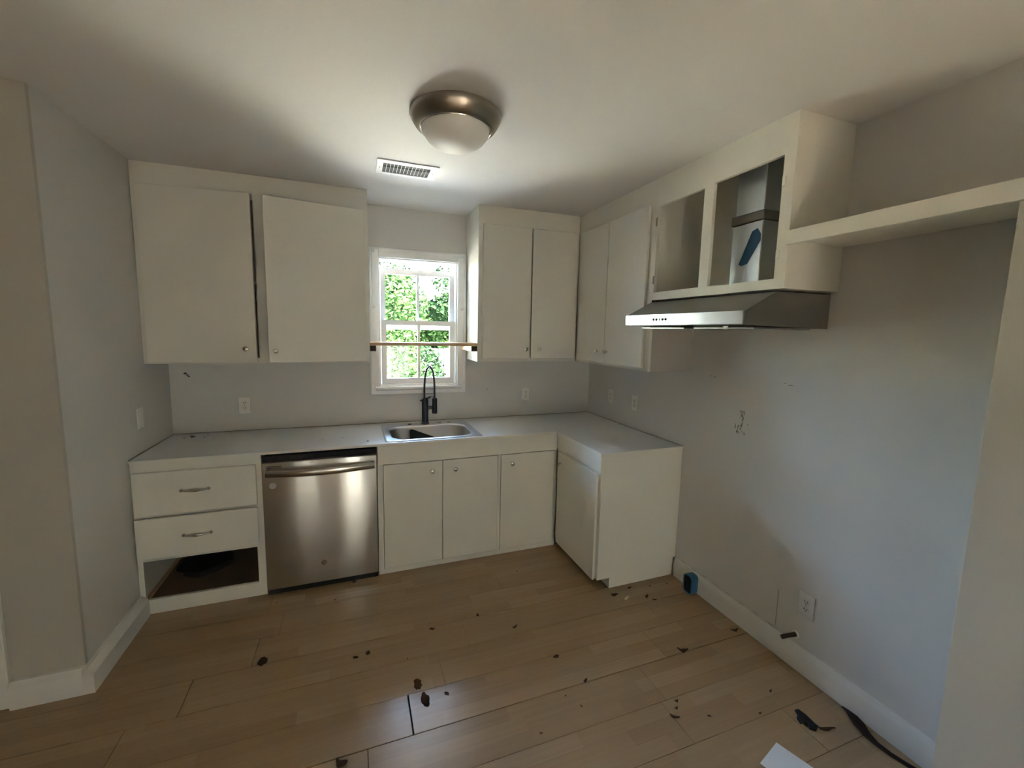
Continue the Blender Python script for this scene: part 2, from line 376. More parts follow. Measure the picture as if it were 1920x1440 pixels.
# jambs
wpart('jamb', 'winpaint', WX0+.0005, WX0+.014, .0, .155, WZ0+.005, WZ1-.005)
wpart('jamb', 'winpaint', WX1-.014, WX1-.0005, .0, .155, WZ0+.005, WZ1-.005)
wpart('jamb', 'winpaint', WX0+.015, WX1-.015, .0, .155, WZ1-.014, WZ1-.0005)
wpart('jamb', 'winpaint', WX0+.015, WX1-.015, .0, .155, WZ0+.0005, WZ0+.012)
def sash(x0, x1, z0, z1, y, st, tr, br, mx):
    s = MB().frame('xz', x0, x1, z0, z1, [(x0+st, x1-st, z0+br, z1-tr)], y-.017, y+.017).build('sash', 'winpaint', win, smooth=False)
    MB().box(mx-.010, mx+.010, y-.013, y+.013, z0+br, z1-tr).build('muntin', 'winpaint', s)
    for a, b in ((x0+st, mx-.010), (mx+.010, x1-st)):
        MB().box(a, b, y-.002, y+.002, z0+br, z1-tr).build('pane', 'glass', s, smooth=False)
    return s
su = sash(1.372, 1.956, 1.650, 2.125, .085, .036, .045, .040, 1.662)
sl = sash(1.370, 1.954, 1.218, 1.722, .040, .040, .038, .045, 1.662)
box('brown_rail', 'brown', 1.412, 1.914, .1025, .112, 1.655, 1.690, parent=su)
MB().lathe([(0, 0), (.012, 0), (.012, .006), (.004, .010), (0, .011)], (1.662, .030, 1.7225), (0, 0, 1), 12).build('latch', 'winpaint', sl)
adopt(win)

# light-portals in the openings guide the sky light in (they emit nothing themselves)
def portal(name, loc, rot, sx, sy):
    a = bpy.data.lights.new(name, 'AREA'); a.shape = 'RECTANGLE'; a.size = sx; a.size_y = sy; a.cycles.is_portal = True
    o = bpy.data.objects.new(name, a); C.objects.link(o); o.location = loc; o.rotation_euler = rot
portal('portal_kitchen', (1.662, .17, 1.70), (math.radians(-90), 0, 0), .62, .99)
for i, h in enumerate(RW): portal('portal_rear', ((h[0]+h[1])/2, RY0-.17, (h[2]+h[3])/2), (math.radians(90), 0, 0), h[1]-h[0], h[3]-h[2])
for h in LW: portal('portal_far', (RX0-.17, (h[0]+h[1])/2, (h[2]+h[3])/2), (0, math.radians(-90), 0), h[3]-h[2], h[1]-h[0])
# added glazing for the invented rear openings
n_ = 2
for h in RW:
    g = thing('window_%d' % n_, ((h[0]+h[1])/2, RY0-.08, h[2]), 'added unseen opening letting in light from behind the viewer', 'window'); struct(g); n_ += 1
    MB().frame('xz', h[0]+.001, h[1]-.001, h[2]+.001, h[3]-.001, [(h[0]+.05, h[1]-.05, h[2]+.05, h[3]-.05)], RY0-.10, RY0-.06).build('window_frame', 'winpaint', g, smooth=False)
    MB().box(h[0]+.05, h[1]-.05, RY0-.082, RY0-.078, h[2]+.05, h[3]-.05).build('pane', 'glass', g, smooth=False); adopt(g)
for h in LW:
    g = thing('window_%d' % n_, (RX0-.08, (h[0]+h[1])/2, h[2]), 'side window of the adjoining room', 'window'); struct(g); n_ += 1
    MB().frame('yz', h[0]+.001, h[1]-.001, h[2]+.001, h[3]-.001, [(h[0]+.05, h[1]-.05, h[2]+.05, h[3]-.05)], RX0-.10, RX0-.06).build('window_frame', 'winpaint', g, smooth=False)
    MB().box(RX0-.082, RX0-.078, h[0]+.05, h[1]-.05, h[2]+.05, h[3]-.05).build('pane', 'glass', g, smooth=False); adopt(g)

# ------------------------------------------------------------------ wall cabinets
def carcass(m, x0, x1, y0, y1, z0, z1, t=.016, back=True):
    m.box(x0, x0+t, y0, y1, z0, z1).box(x1-t, x1, y0, y1, z0, z1).box(x0+t, x1-t, y0, y1, z0, z0+t).box(x0+t, x1-t, y0, y1, z1-t, z1)
    if back: m.box(x0+t, x1-t, y1-.006, y1, z0+t, z1-t)
    return m
ZT = H-.001
# left: two doors standing ajar
c = thing('wall_cabinet', (.63, -.17, ZB), 'cream wall cabinet left of window with two doors hanging ajar', 'cabinet')
carcass(MB(), .002, XL-.001, -d+.019, -.001, ZB, ZT).build('body', 'cab', c)
MB().frame('xz', .002, XL-.001, ZB, ZT, [(.05, .604, ZB+.035, 2.418), (.662, 1.225, ZB+.035, 2.418)], -d, -d+.0185).build('face_frame', 'cab', c, smooth=False)
box('shelf', 'cab', .019, XL-.018, -d+.03, -.008, 1.915, 1.933, parent=c)
box('partition', 'cab', .625, .641, -d+.02, -.008, ZB+.017, 1.914, parent=c)
def ajar(parent, hx, wdt, z0, z1, ang, side, kx, kz):
    m = MB().box(0, side*wdt, -.0195, -.001, z0, z1, .002) if side > 0 else MB().box(-wdt, 0, -.0195, -.001, z0, z1, .002)
    o = m.build('door', 'cab', parent, loc=(hx, -d, 0), rotz=ang)
    k = knob(o, (kx, -.0195, kz), (0, -1, 0))
    for zz in (z0+.12, z1-.12):
        MB().box(-side*.004-.004, -side*.004+.004, -.006, .0005, zz-.03, zz+.03, .001).build('hinge', 'cab', o)
    return o
ajar(c, .028, .578, 1.428, 2.440, math.radians(-5.6), 1, .523, 1.515)
ajar(c, 1.246, .582, 1.430, 2.428, math.radians(9.5), -1, -.545, 1.503)
adopt(c)
# middle
c = thing('wall_cabinet', (2.46, -.17, ZB), 'cream wall cabinet right of window with two closed doors', 'cabinet')
carcass(MB(), XM, UX-.002, -d+.019, -.001, ZB, ZT).build('body', 'cab', c)
MB().frame('xz', XM, UX-.002, ZB, ZT, [(2.10, 2.83, ZB+.045, 2.40)], -d, -d+.0185).build('face_frame', 'cab', c, smooth=False)
for x0, x1, kx in ((2.077, 2.464, 2.425), (2.473, 2.862, 2.538)):
    o = box('door', 'cab', x0, x1, -d-.0225, -d-.004, 1.443, 2.431, parent=c, bev=.002); knob(o, (kx, -d-.0225, 1.515), (0, -1, 0))
adopt(c)
# right of the corner, end stile towards the hood
c = thing('wall_cabinet', (3.06, -.62, ZB), 'cream corner wall cabinet on right wall beside the hood', 'cabinet')
carcass(MB(), UX+.019, W-.001, -1.248, -.002, ZB, ZT).build('body', 'cab', c)
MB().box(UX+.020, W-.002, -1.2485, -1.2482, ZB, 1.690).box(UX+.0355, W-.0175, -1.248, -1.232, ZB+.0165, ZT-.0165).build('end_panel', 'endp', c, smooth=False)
MB().frame('yz', -1.249, -.346, ZB, ZT, [(-1.17, -.44, ZB+.045, 2.40)], UX, UX+.0185).build('face_frame', 'cab', c, smooth=False)
for y0, y1, ky in ((-.787, -.402, -.708), (-1.207, -.792, -.824)):
    o = box('door', 'cab', UX-.0225, UX-.004, y0, y1, 1.440, 2.424, parent=c, bev=.002); knob(o, (UX-.0225, ky, 1.520), (-1, 0, 0))
adopt(c)
# open, doorless cabinet over the hood
ZO = 1.856
c = thing('open_cabinet', (3.06, -1.67, ZO), 'doorless cream cabinet above the range hood with two open bays', 'cabinet')
MB().box(UX+.019, W-.001, YE, YE+.016, ZO, ZT).box(UX+.019, W-.001, -1.266, -1.250, ZO, ZT).box(UX+.019, W-.001, YE+.016, -1.266, ZT-.016, ZT).box(W-.007, W-.001, YE+.016, -1.266, ZO, ZT-.016)\
    .slab('xy', [UX+.019, 2.985, W-.007], [YE+.016, -1.880, -1.690, -1.266], lambda x, y: not (x > 2.985 and -1.88 < y < -1.69), ZO, ZO+.016).build('body', 'cab', c)
MB().frame('yz', YE, -1.250, ZO, ZT, [(-1.611, -1.262, 1.902, 2.403), (-2.035, -1.671, 1.900, 2.410)], UX, UX+.0185).build('face_frame', 'cab', c, smooth=False)
for z in (2.315, 1.975):
    MB().box(UX-.004, UX-.0005, -1.262, -1.2505, z-.022, z+.022, .001).tube([(UX-.006, -1.262, z-.024), (UX-.006, -1.262, z+.024)], .004, 8).build('hinge', 'nickel', c)
for z in (2.30, 2.0):
    MB().box(UX-.004, UX-.0005, -2.052, -2.036, z-.020, z+.020, .001).build('hinge', 'cab', c)
adopt(c)
# duct standing in the open cabinet
c = thing('exhaust_duct', (3.09, -1.79, 1.846), 'galvanised range hood duct standing in the open cabinet bay', 'duct')
MB().box(2.998, 3.19, -1.868, -1.700, 1.8465, 2.20, .004).build('lower_duct', 'galv', c)
MB().box(2.990, 3.195, -1.876, -1.694, 2.20, 2.245, .003).build('collar', 'darkmetal', c)
MB().box(3.004, 3.185, -1.862, -1.706, 2.245, 2.548, .003).build('upper_duct', 'galv', c)
o = MB().prism([(-1.862, 2.135), (-1.842, 2.165), (-1.815, 2.155), (-1.752, 2.005), (-1.770, 1.997), (-1.800, 2.004), (-1.862, 2.105)][::-1], 'yz', 2.9955, 2.9975).build('tape_strip', 'tape', c, smooth=False)
o['label'] = 'blue tape strip stuck on duct'
adopt(c)
pts = [(2.955, -1.66+i*-.0105, ZO+.020+.020*abs(math.sin(i*.36))) for i in range(23)]
tag(MB().tube(pts, .0035, 8).build('wire', 'blackp'), 'thin black wire looped on the floor of open cabinet', 'wire')

# overhead shelf of the refrigerator alcove
c = thing('alcove_shelf', (3.05, -2.6, 2.032), 'cream shelf with front rail above the empty refrigerator alcove', 'shelf')
MB().box(UX+.0005, W-.001, -3.15, YE-.001, 2.052, 2.070).build('board', 'cab', c)
MB().box(UX-.018, UX, -3.15, YE-.0005, 2.031, 2.089, .002).build('front_rail', 'cab', c)
adopt(c)

# ------------------------------------------------------------------ range hood
c = thing('range_hood', (2.97, -1.64, 1.69), 'stainless steel under-cabinet range hood on the right wall', 'range hood')
hy0, hy1 = -2.055, -1.252
MB().prism([(W-.001, 1.690), (W-.001, 1.8455), (UX+.0, 1.8455), (2.712, 1.757), (2.712, 1.700)], 'xz', hy0, hy1).build('body', 'steel2', c)
fp = MB().box(2.703, 2.711, hy0, hy1, 1.701, 1.758, .001).build('front_panel', 'steel3', c)
for i in range(5):
    y = -1.500-.0235*i
    if i == 2: MB().box(2.7005, 2.7028, y-.003, y+.003, 1.724, 1.736, .0005).build('button', 'blackp', fp)
    else: MB().lathe([(0, 0), (.0068, 0), (.0062, .004), (0, .0045)], (2.7029, y, 1.730), (-1, 0, 0), 14).build('button', 'blackp', fp)
for y in (-1.86, -1.45): MB().box(2.80, 3.15, y-.17, y+.17, 1.683, 1.6895).build('filter', 'steel2', c)
MB().lathe([(0, 0), (.012, 0), (.010, -.012), (0, -.016)], (2.76, -1.92, 1.695), (0, 0, 1), 12).build('bulb', 'dome', c)
adopt(c)

# ------------------------------------------------------------------ base cabinets
ZC = .894
c = thing('drawer_cabinet', (.32, -.3, 0), 'cream base cabinet with two drawers and a missing bottom drawer', 'cabinet')
MB().box(.002, .018, -D+.019, -.002, .003, ZC).box(.616, .632, -D+.019, -.002, .003, ZC).box(.018, .616, -.010, -.002, .003, ZC).build('body', 'cab', c)
MB().box(.0185, .6155, -D+.02, -.011, .060, .072).build('bottom_panel', 'rawwood', c)
MB().frame('xz', .002, .633, .002, ZC, [(.027, .591, .087, .319), (.04, .58, .36, .575), (.04, .58, .60, .82)], -D, -D+.0185).build('face_frame', 'cab', c, smooth=False)
for xa in (.0190, .601): MB().box(xa, xa+.0145, -D+.03, -.02, .073, .093).build('runner', 'pine', c)
def pull(parent, x, y, z):
    pts = []
    for i in range(17):
        t = i/16; pts.append((x-.068+.136*t, y-.006-.015*math.sin(math.pi*t)**.6, z+.002*math.sin(math.pi*t)))
    rr = [.0038+.0062*math.sin(math.pi*i/16)**2 for i in range(17)]
    h = MB().tube(pts, rr, 10)
    for s in (-1, 1): h.lathe([(0, .0), (.010, .0), (.009, .004), (.005, .008), (0, .009)], (x+s*.066, y-.0005, z), (0, -1, 0), 14)
    return h.build('handle', 'chrome', parent)
for z0, z1, out, hz in ((.592, .838, .0, .722), (.343, .577, .010, .462)):
    o = MB().box(.012, .606, -D-.0195-out, -D-.0015-out, z0, z1, .003).build('drawer', 'cab', c)
    MB().box(.05, .57, -D-.0012-out, -.15, z0+.03, z1-.03).build('drawer_box', 'cab', o)
    pull(o, .301, -D-.0195-out, hz)
adopt(c)
m = MB()
m.loft([[(.22+a*math.cos(2*math.pi*i/20)*(1+.12*math.sin(3*i)), -.24+b*math.sin(2*math.pi*i/20)*(1+.1*math.cos(5*i)), .0725+h) for i in range(20)] for a, b, h in ((.15, .16, 0), (.145, .15, .03), (.10, .11, .055), (.04, .04, .062))], True, True)
tag(m.build('dark_hole_lump', 'blackp'), 'added black bag inside the missing drawer opening', 'lump')  # black lump standing in for a dark hole behind the opening

# dishwasher
c = thing('dishwasher', (.965, -.3, 0), 'stainless steel dishwasher between drawers and sink cabinet', 'dishwasher')
MB().box(.640, 1.292, -D+.015, -.03, .03, .868).build('tub', 'blackp', c)
dr = MB()
N = 12; loops = []
for i in range(N+1):
    x = .638+(1.293-.638)*i/N; loops.append(x)
dr.box(.638, 1.293, -.642, -D+.0145, .040, .845, .006, 3)
dr = dr.build('door', 'steel', c, angle=50)
pts = []
for i in range(25):
    t = i/24; pts.append((.664+.612*t, -.668-.040*math.sin(math.pi*t), .787))
hd = MB().tube(pts, .0095, 14, flat=2.4).box(.664, .684, -.672, -.6425, .767, .807, .002).box(1.256, 1.276, -.672, -.6425, .767, .807, .002).build('handle', 'steel_bar', c, angle=60)
for z in (.822, .813): MB().box(.665, .745, -.6432, -.6421, z-.0022, z+.0022).build('vent_slot', 'slot', dr)
bd = MB().lathe([(0, .0), (.0165, 0), (.0165, .004), (.0145, .006), (.0135, .005), (0, .005)], (.963, -.6421, .169), (0, -1, 0), 28).build('badge', 'chrome', dr)
MB().lathe([(0, 0), (.0125, 0), (.0125, .0012), (0, .0012)], (.963, -.6472, .169), (0, -1, 0), 24).build('badge_face', 'nickel', bd)
for sx in (-1, 1):
    pts = [(.963+sx*.0042+.0040*math.cos(a)*(1-.05*k), -.6488, .169+.0055*math.sin(a)) for k, a in enumerate([sx*(.6+j*.45) for j in range(13)])]
    MB().tube(pts, .0008, 6).build('monogram', 'chrome', bd)
MB().lathe([(0, 0), (.019, 0), (.019, .0006), (0, .0006)], (.694, -.6421, .703), (0, -1, 0), 24).build('sticker', 'sticker', dr)
MB().box(.9, .925, -.6428, -.6421, .829, .8315).build('indicator', 'slot', dr)
MB().box(.645, 1.29, -.628, -D+.0, .004, .038).build('kick_plate', 'blackp', c)
MB().box(.640, 1.292, -D+.0, -D+.0145, .847, .878).build('top_seal', 'blackp', c)
MB().lathe([(0, 0), (.012, 0), (.012, .02), (0, .02)], (1.14, -.640, .0008), (0, 0, 1), 12).build('levelling_foot', 'slot', c)
adopt(c)

# sink base cabinet
c = thing('sink_cabinet', (1.95, -.3, 0), 'cream base cabinet below the sink with three plain doors', 'cabinet')
MB().box(1.298, 1.314, -D+.019, -.002, .003, ZC).box(PX-.003, PX+.013, -D+.019, -.002, .003, ZC).box(1.314, PX-.003, -D+.019, -.010, .03, .042).box(1.314, PX-.003, -.010, -.002, .003, ZC).build('body', 'cab', c)
MB().frame('xz', 1.298, PX-.001, .002, ZC, [(1.331, 2.1335, .037, .7645), (2.1535, 2.5855, .037, .7645)], -D, -D+.0185).build('face_frame', 'cab', c, smooth=False)
MB().box(1.3005, PX-.002, -D-.014, -D-.0005, .768, ZC, .002).build('fascia', 'cab', c)
for x0, x1, kx in ((1.334, 1.7265, 1.656), (1.7305, 2.1305, 1.816), (2.1565, 2.5825, 2.238)):
    o = box('door', 'cab', x0, x1, -D-.004, -D+.0145, .040, .761, parent=c, bev=.002); knob(o, (kx, -D-.004, .694), (0, -1, 0))
adopt(c)
# peninsula
c = thing('peninsula_cabinet', (2.93, -.92, 0), 'cream base cabinet against right wall with one door and toe kick', 'cabinet')
MB().prism([(2.712, .001), (W-.022, .001), (W-.022, .126), (W-.001, .126), (W-.001, ZC), (PX, ZC), (PX, .072), (2.712, .072)], 'xz', -Y2, -Y2+.018).build('end_panel', 'cab', c, smooth=False)
MB().box(2.70, 2.711, -Y2+.0, -D-.02, .001, .071).build('toe_kick', 'cab', c)
MB().box(PX+.02, W-.002, -Y2+.0185, -.014, .073, .088).box(W-.010, W-.002, -Y2+.0185, -.014, .089, ZC).build('body', 'cabin', c)
MB().frame('yz', -Y2+.0185, -D-.0155, .072, ZC, [(-1.16, -.70, .10, .74)], PX, PX+.0185).build('face_frame', 'cab', c, smooth=False)
MB().box(PX-.010, PX-.0005, -Y2, -D-.016, .782, ZC, .002).build('fascia', 'cab', c)
o = box('door', 'cab', PX-.0195, PX-.001, -1.194, -.668, .060, .768, parent=c, bev=.002); knob(o, (PX-.0195, -.712, .690), (-1, 0, 0))
adopt(c)

# countertop
SX0, SX1, SY0, SY1 = 1.372, 2.000, -.588, -.118
c = thing('countertop', (1.6, -.3, ZC), 'white laminate L-shaped countertop', 'countertop')
FX = PX-.012; FY = -D-.014
MB().slab('xy', [.002, SX0, SX1, FX, W-.002], [-Y2-.004, FY, SY0, SY1, -.002], lambda x, y: (y > FY or x > FX) and not (SX0 < x < SX1 and SY0 < y < SY1), ZC+.001, .910).build('top', 'laminate', c, smooth=False)
MB().box(.002, FX-.0035, FY-.003, FY-.0003, ZC+.0005, .9095).box(FX-.0035, FX-.0005, -Y2-.004, FY, ZC+.0005, .9095).box(FX, W-.003, -Y2-.007, -Y2-.0043, ZC+.0005, .9095).build('edge_strip', 'cab', c, smooth=False)
adopt(c)

ct = bpy.data.objects['countertop']
for q in ((.003, W-.003, -.0055, -.0021), (.0021, .0050, FY+.01, -.006), (W-.0050, W-.0021, -Y2, -.006)):
    MB().box(q[0], q[1], q[2], q[3], .9102, .9135).build('caulk_line', 'caulk', ct, smooth=False).location = -Vector(ct.location)
# ------------------------------------------------------------------ sink
def rr_loop(x0, x1, y0, y1, rad, z, n=6):
    out = []
    for cx, cy, a0 in ((x1-rad, y1-rad, 0), (x0+rad, y1-rad, 90), (x0+rad, y0+rad, 180), (x1-rad, y0+rad, 270)):
        for i in range(n+1):
            a = math.radians(a0+90*i/n); out.append((cx+rad*math.cos(a), cy+rad*math.sin(a), z))
    return out
c = thing('sink', (1.685, -.34, .91), 'stainless steel drop-in kitchen sink below the window', 'sink')
L = [rr_loop(1.350, 2.020, -.604, -.080, .020, .9105), rr_loop(1.352, 2.018, -.602, -.082, .020, .9150), rr_loop(1.364, 2.006, -.592, -.094, .022, .9165), rr_loop(1.372, 1.998, -.586, -.100, .024, .9140),
     rr_loop(1.392, 1.978, -.566, -.170, .10, .9140), rr_loop(1.400, 1.970, -.560, -.178, .10, .9120), rr_loop(1.406, 1.964, -.555, -.184, .10, .9000),
     rr_loop(1.418, 1.952, -.545, -.195, .10, .760), rr_loop(1.450, 1.920, -.515, -.225, .09, .735), rr_loop(1.60, 1.77, -.40, -.32, .03, .730)]
MB().loft(L, False, True).build('basin', 'steel_sink', c, angle=60)
MB().lathe([(0, 0), (.040, 0), (.042, .003), (.030, .004), (.028, .001), (0, .001)], (1.685, -.36, .7302), (0, 0, 1), 24).build('drain', 'nickel', c)
for x, mt in ((1.565, 'blackp'), (1.80, 'chrome'), (1.875, 'chrome')):
    MB().lathe([(0, 0), (.016, 0), (.015, .003), (0, .004)], (x, -.125, .9142), (0, 0, 1), 16).build('hole_cap', mt, c)
adopt(c)
tp = [(1.555, .7370), (1.800, .7370), (1.735, .832), (1.575, .893), (1.555, .889)]
tag(MB().loft([[(x, -.300+(z-.737)*.55+o_, z) for x, z in tp] for o_ in (0, .014)], True, True).build('sink_wedge', 'blackp', None, smooth=False), 'black tray leaning inside the sink basin', 'wedge')  # dark triangular piece, sheared to lean in the basin

# ------------------------------------------------------------------ faucet
c = thing('faucet', (1.687, -.118, .9145), 'matte black spring faucet with pull-down spray head', 'faucet')
fx, fy = 1.687, -.118
MB().lathe([(0, 0), (.031, 0), (.031, .006), (.026, .010), (.0255, .170), (.024, .185), (.019, .198), (.012, .205), (0, .206)], (fx, fy, .9146), (0, 0, 1), 28).build('body', 'black', c)
pts = []
for i in range(33):
    a = math.pi*i/32
    pts.append((fx-.006+.0375*(1-math.cos(a)), fy-.004-.028*(1-math.cos(a))/2, 1.118+.248*math.sin(a)**.62 if 0 < i < 32 else 1.118))
pts[-1] = (pts[-1][0], pts[-1][1], 1.120)
MB().tube(pts, .0075, 12).build('hose', 'black', c)
hx, hy = pts[-1][0], pts[-1][1]
sh = MB().lathe([(0, 0), (.019, 0), (.021, .004), (.0205, .060), (.019, .066), (.019, .118), (.012, .124), (.007, .128), (0, .128)], (hx, hy, .998), (0, 0, 1), 24).build('spray_head', 'black', c)
MB().box(fx+.015, hx-.012, fy-.026, fy-.006, 1.030, 1.056, .004).build('holder_arm', 'black', c)
MB().tube([(fx-.040, fy-.004, 1.096), (fx-.012, fy-.006, 1.106), (fx+.016, fy-.010, 1.112), (fx+.045, fy-.02, 1.135)], [.005, .007, .006, .0045], 10).build('lever', 'black', c)
MB().tube([(fx-.004, fy-.022, 1.138), (hx-.008, hy-.010, 1.138)], .0035, 8).build('link_rod', 'chrome', c)
adopt(c)

# ------------------------------------------------------------------ wooden shelf across the window
c = thing('window_shelf', (1.66, -.25, 1.50), 'thin pine shelf board spanning the window between cabinets', 'shelf')
MB().box(XL+.001, XM-.001, -.347, -.20, 1.5355, 1.5575, .0015).build('board', 'pine', c)
for x0, x1 in ((XL+.001, XL+.041), (XM-.046, XM-.001)):
    o = MB().box(x0, x1, -.340, -.03, 1.496, 1.535, .0015).build('cleat', 'pine', c)
    MB().box(x0+.0005, x1-.0005, -.3435, -.3405, 1.4965, 1.5345, .001).build('cleat_end', 'cleat', o)
adopt(c)

# ------------------------------------------------------------------ ceiling light and vent
c = thing('ceiling_light', (1.600, -1.515, H), 'round flush ceiling light with nickel ring and frosted dome', 'ceiling light')
lx, ly = 1.600, -1.515
MB().lathe([(0.0, -.0005), (.172, -.0005), (.192, -.006), (.193, -.014), (.186, -.030), (.172, -.052), (.158, -.064), (.152, -.066), (.148, -.060), (.146, -.040), (0, -.040)], (lx, ly, H), (0, 0, 1), 64).build('ring', 'nickel', c, angle=50)
MB().lathe([(.1455, -.045), (.1455, -.064), (.140, -.082), (.122, -.106), (.095, -.125), (.06, -.138), (.03, -.144), (0, -.146)], (lx, ly, H), (0, 0, 1), 64).build('dome', 'dome', c, angle=60)
MB().lathe([(.1475, -.0665), (.1515, -.0668), (.150, -.0695), (.1478, -.068)], (lx, ly, H), (0, 0, 1), 64).build('rim', 'chrome', c)
adopt(c)
c = thing('ceiling_vent', (1.478, -.805, H), 'white louvred air vent register in the ceiling', 'vent')
vx0, vx1, vy0, vy1 = 1.310, 1.648, -.912, -.702
MB().frame('xy', vx0, vx1, vy0, vy1, [(1.344, 1.606, -.872, -.728)], H-.006, H-.0005).build('frame', 'vent', c, smooth=False)
MB().box(1.340, 1.610, -.876, -.724, H-.0012, H-.0004).build('duct_opening', 'ventdark', c, smooth=False)
for i in range(14):
    x = 1.344+.262*(i+.0)/13.
    if i in (0, 13): continue
    MB().box(x-.0011, x+.0011, -.872, -.728, H-.0048, H-.0016).build('slat', 'vent', c, smooth=False)
MB().box(1.344, 1.606, -.8195, -.8155, H-.0045, H-.0016).build('damper_bar', 'ventdark', c, smooth=False)
for x in (1.327, 1.627): MB().lathe([(0, 0), (.005, 0), (.0035, -.002), (0, -.0025)], (x, -.80, H-.0062), (0, 0, 1), 10).build('screw', 'nickel', c)
adopt(c)

# ------------------------------------------------------------------ outlets
def outlet(p, axis, label, switch=False, sc=1., pm='plate'):
    """wall plate built facing -y at the origin, then turned"""
    rz = {'-y': 0, '-x': -math.pi/2, '+x': math.pi/2}[axis]
    c = tag(bpy.data.objects.new('light_switch' if switch else 'power_outlet', None), label, 'switch' if switch else 'outlet', 'wall plates'); C.objects.link(c)
    c.location = p; c.rotation_euler = (0, 0, rz); c.empty_display_size = .03
    MB().box(-.036*sc, .036*sc, -.0065, -.0005, -.059*sc, .059*sc, .002, 2).build('plate', pm, c)
    if switch:
        MB().box(-.0165, .0165, -.0085, -.0066, -.033, .033, .001).build('rocker', 'plate', c)
    else:
        for s in (-1, 1):
            fz = s*.0195
            rc = MB().lathe([(0, 0), (.0165, 0), (.0160, .0018), (0, .0018)], (0, -.0066, fz), (0, -1, 0), 20, 1., .88).build('receptacle', pm, c)
            for x in (-.0065, .0065): MB().box(x-.0014, x+.0014, -.0093, -.0085, fz-.001, fz+.008).build('slot', 'slot', rc, smooth=False)
            MB().lathe([(0, 0), (.0026, 0), (.0026, .0008), (0, .0008)], (0, -.0085, fz-.0075), (0, -1, 0), 10).build('slot', 'slot', rc, smooth=False)
        MB().lathe([(0, 0), (.003, 0), (0, .0015)], (0, -.0066, 0), (0, -1, 0), 10).build('screw', 'nickel', c)
    return c
outlet((.430, 0, 1.092), '-y', 'white power outlet on back wall left of the window')
outlet((2.590, 0, 1.101), '-y', 'white power outlet on back wall right of the sink')
outlet((W, -.373, 1.117), '-x', 'white outlet on right wall nearer the corner above peninsula')
outlet((W, -.699, 1.112), '-x', 'white outlet on right wall farther from the corner above peninsula')
outlet((W, -2.098, .345), '-x', 'low white outlet on right wall above the baseboard', pm='wall')
outlet((0, -.445, 1.114), '+x', 'white light switch plate on left wall above the counter', True)

# ------------------------------------------------------------------ things on the floor and along the right wall
def rr2(w, h, rad, n=5):
    out = []
    for cx, cy, a0 in ((w-rad, h-rad, 0), (-w+rad, h-rad, 90), (-w+rad, -h+rad, 180), (w-rad, -h+rad, 270)):
        for i in range(n+1):
            a = math.radians(a0+90*i/n); out.append((cx+rad*math.cos(a), cy+rad*math.sin(a)))
    return out
c = thing('electrical_box', (3.175, -1.425, .0), 'blue plastic electrical box standing against the baseboard near peninsula', 'electrical box')
bx, by, bz = 3.175, -1.425, .062
def eb(w, h, x, rad): return [(x, by+a, bz+b) for a, b in rr2(w, h, rad)]
MB().loft([eb(.033, .061, bx+.030, .022), eb(.036, .061, bx+.026, .024), eb(.036, .061, bx-.026, .024), eb(.032, .056, bx-.026, .021), eb(.032, .056, bx+.022, .021)], True, True).build('shell', 'blue', c, angle=40)
MB().loft([eb(.0315, .0555, bx-.020, .0205), eb(.0315, .0555, bx+.0215, .0205)], True, True).build('inside', 'blackp', c)  # solid black plug put in so the open interior reads dark
adopt(c)
c = thing('pipe_stub', (3.19, -2.04, .125), 'short dark rusty pipe stub poking out above the baseboard', 'pipe')
MB().tube([(W-.001, -2.060, .166), (W-.04, -2.048, .160), (W-.068, -2.038, .152)], .0105, 12).build('pipe', 'pipe', c)
MB().lathe([(.012, 0), (.020, 0), (.019, .003), (.012, .0035)], (W-.0005, -2.060, .166), (-1, .1, 0), 18).build('escutcheon', 'plate', c)
adopt(c)
pts, rad = [], []
P = [(3.204, -2.305, .012), (3.200, -2.330, .012), (3.186, -2.362, .012), (3.170, -2.392, .011), (3.152, -2.430, .010), (3.146, -2.470, .009), (3.152, -2.518, .009), (3.165, -2.565, .009), (3.185, -2.620, .009), (3.198, -2.700, .009)]
R_ = [.004, .010, .020, .024, .018, .012, .010, .010, .010, .010]
for i in range(len(P)-1):
    for k in range(5):
        t = k/5; pts.append(tuple(P[i][j]*(1-t)+P[i+1][j]*t for j in range(3))); rad.append(R_[i]*(1-t)+R_[i+1]*t)
tag(MB().tube([(p[0], p[1], q*.45+.0012) for p, q in zip(pts, rad)], rad, 10, flat=.45).build('cable', 'cable'), 'dark brown frayed cable lying along the right baseboard', 'cable')
m = MB()
sc = [(2.980, -2.250), (2.998, -2.253), (3.002, -2.285), (2.998, -2.320), (2.995, -2.340), (2.971, -2.349), (2.953, -2.334), (2.966, -2.314), (2.955, -2.306), (2.938, -2.304), (2.950, -2.280), (2.968, -2.270)]
loops = [[(2.975+(x-2.975)*k, -2.30+(y+2.30)*k, .0012+h) for x, y in sc] for k, h in ((1, 0), (.97, .007), (.75, .012))]
tag(m.loft(loops, True, True).build('plastic_scrap', 'blackp', smooth=False), 'torn black plastic scrap on floor near the white paper', 'scrap')
pq = [(2.763, -2.329), (2.623, -2.368), (2.700, -2.640), (2.840, -2.600)]
vv = []
m = MB(); n = 8; G = []
for i in range(n+1):
    t = i/n; a = Vector(pq[0]).lerp(Vector(pq[3]), t); b = Vector(pq[1]).lerp(Vector(pq[2]), t); zz = .0015+.006*math.sin(math.pi*t)**2
    G.append([(a.x, a.y, zz), (b.x, b.y, zz), (b.x, b.y, zz+.0006), (a.x, a.y, zz+.0006)])
tag(m.loft(G, True, True).build('paper_sheet', 'paper'), 'white sheet of paper at the bottom edge of the floor', 'paper')

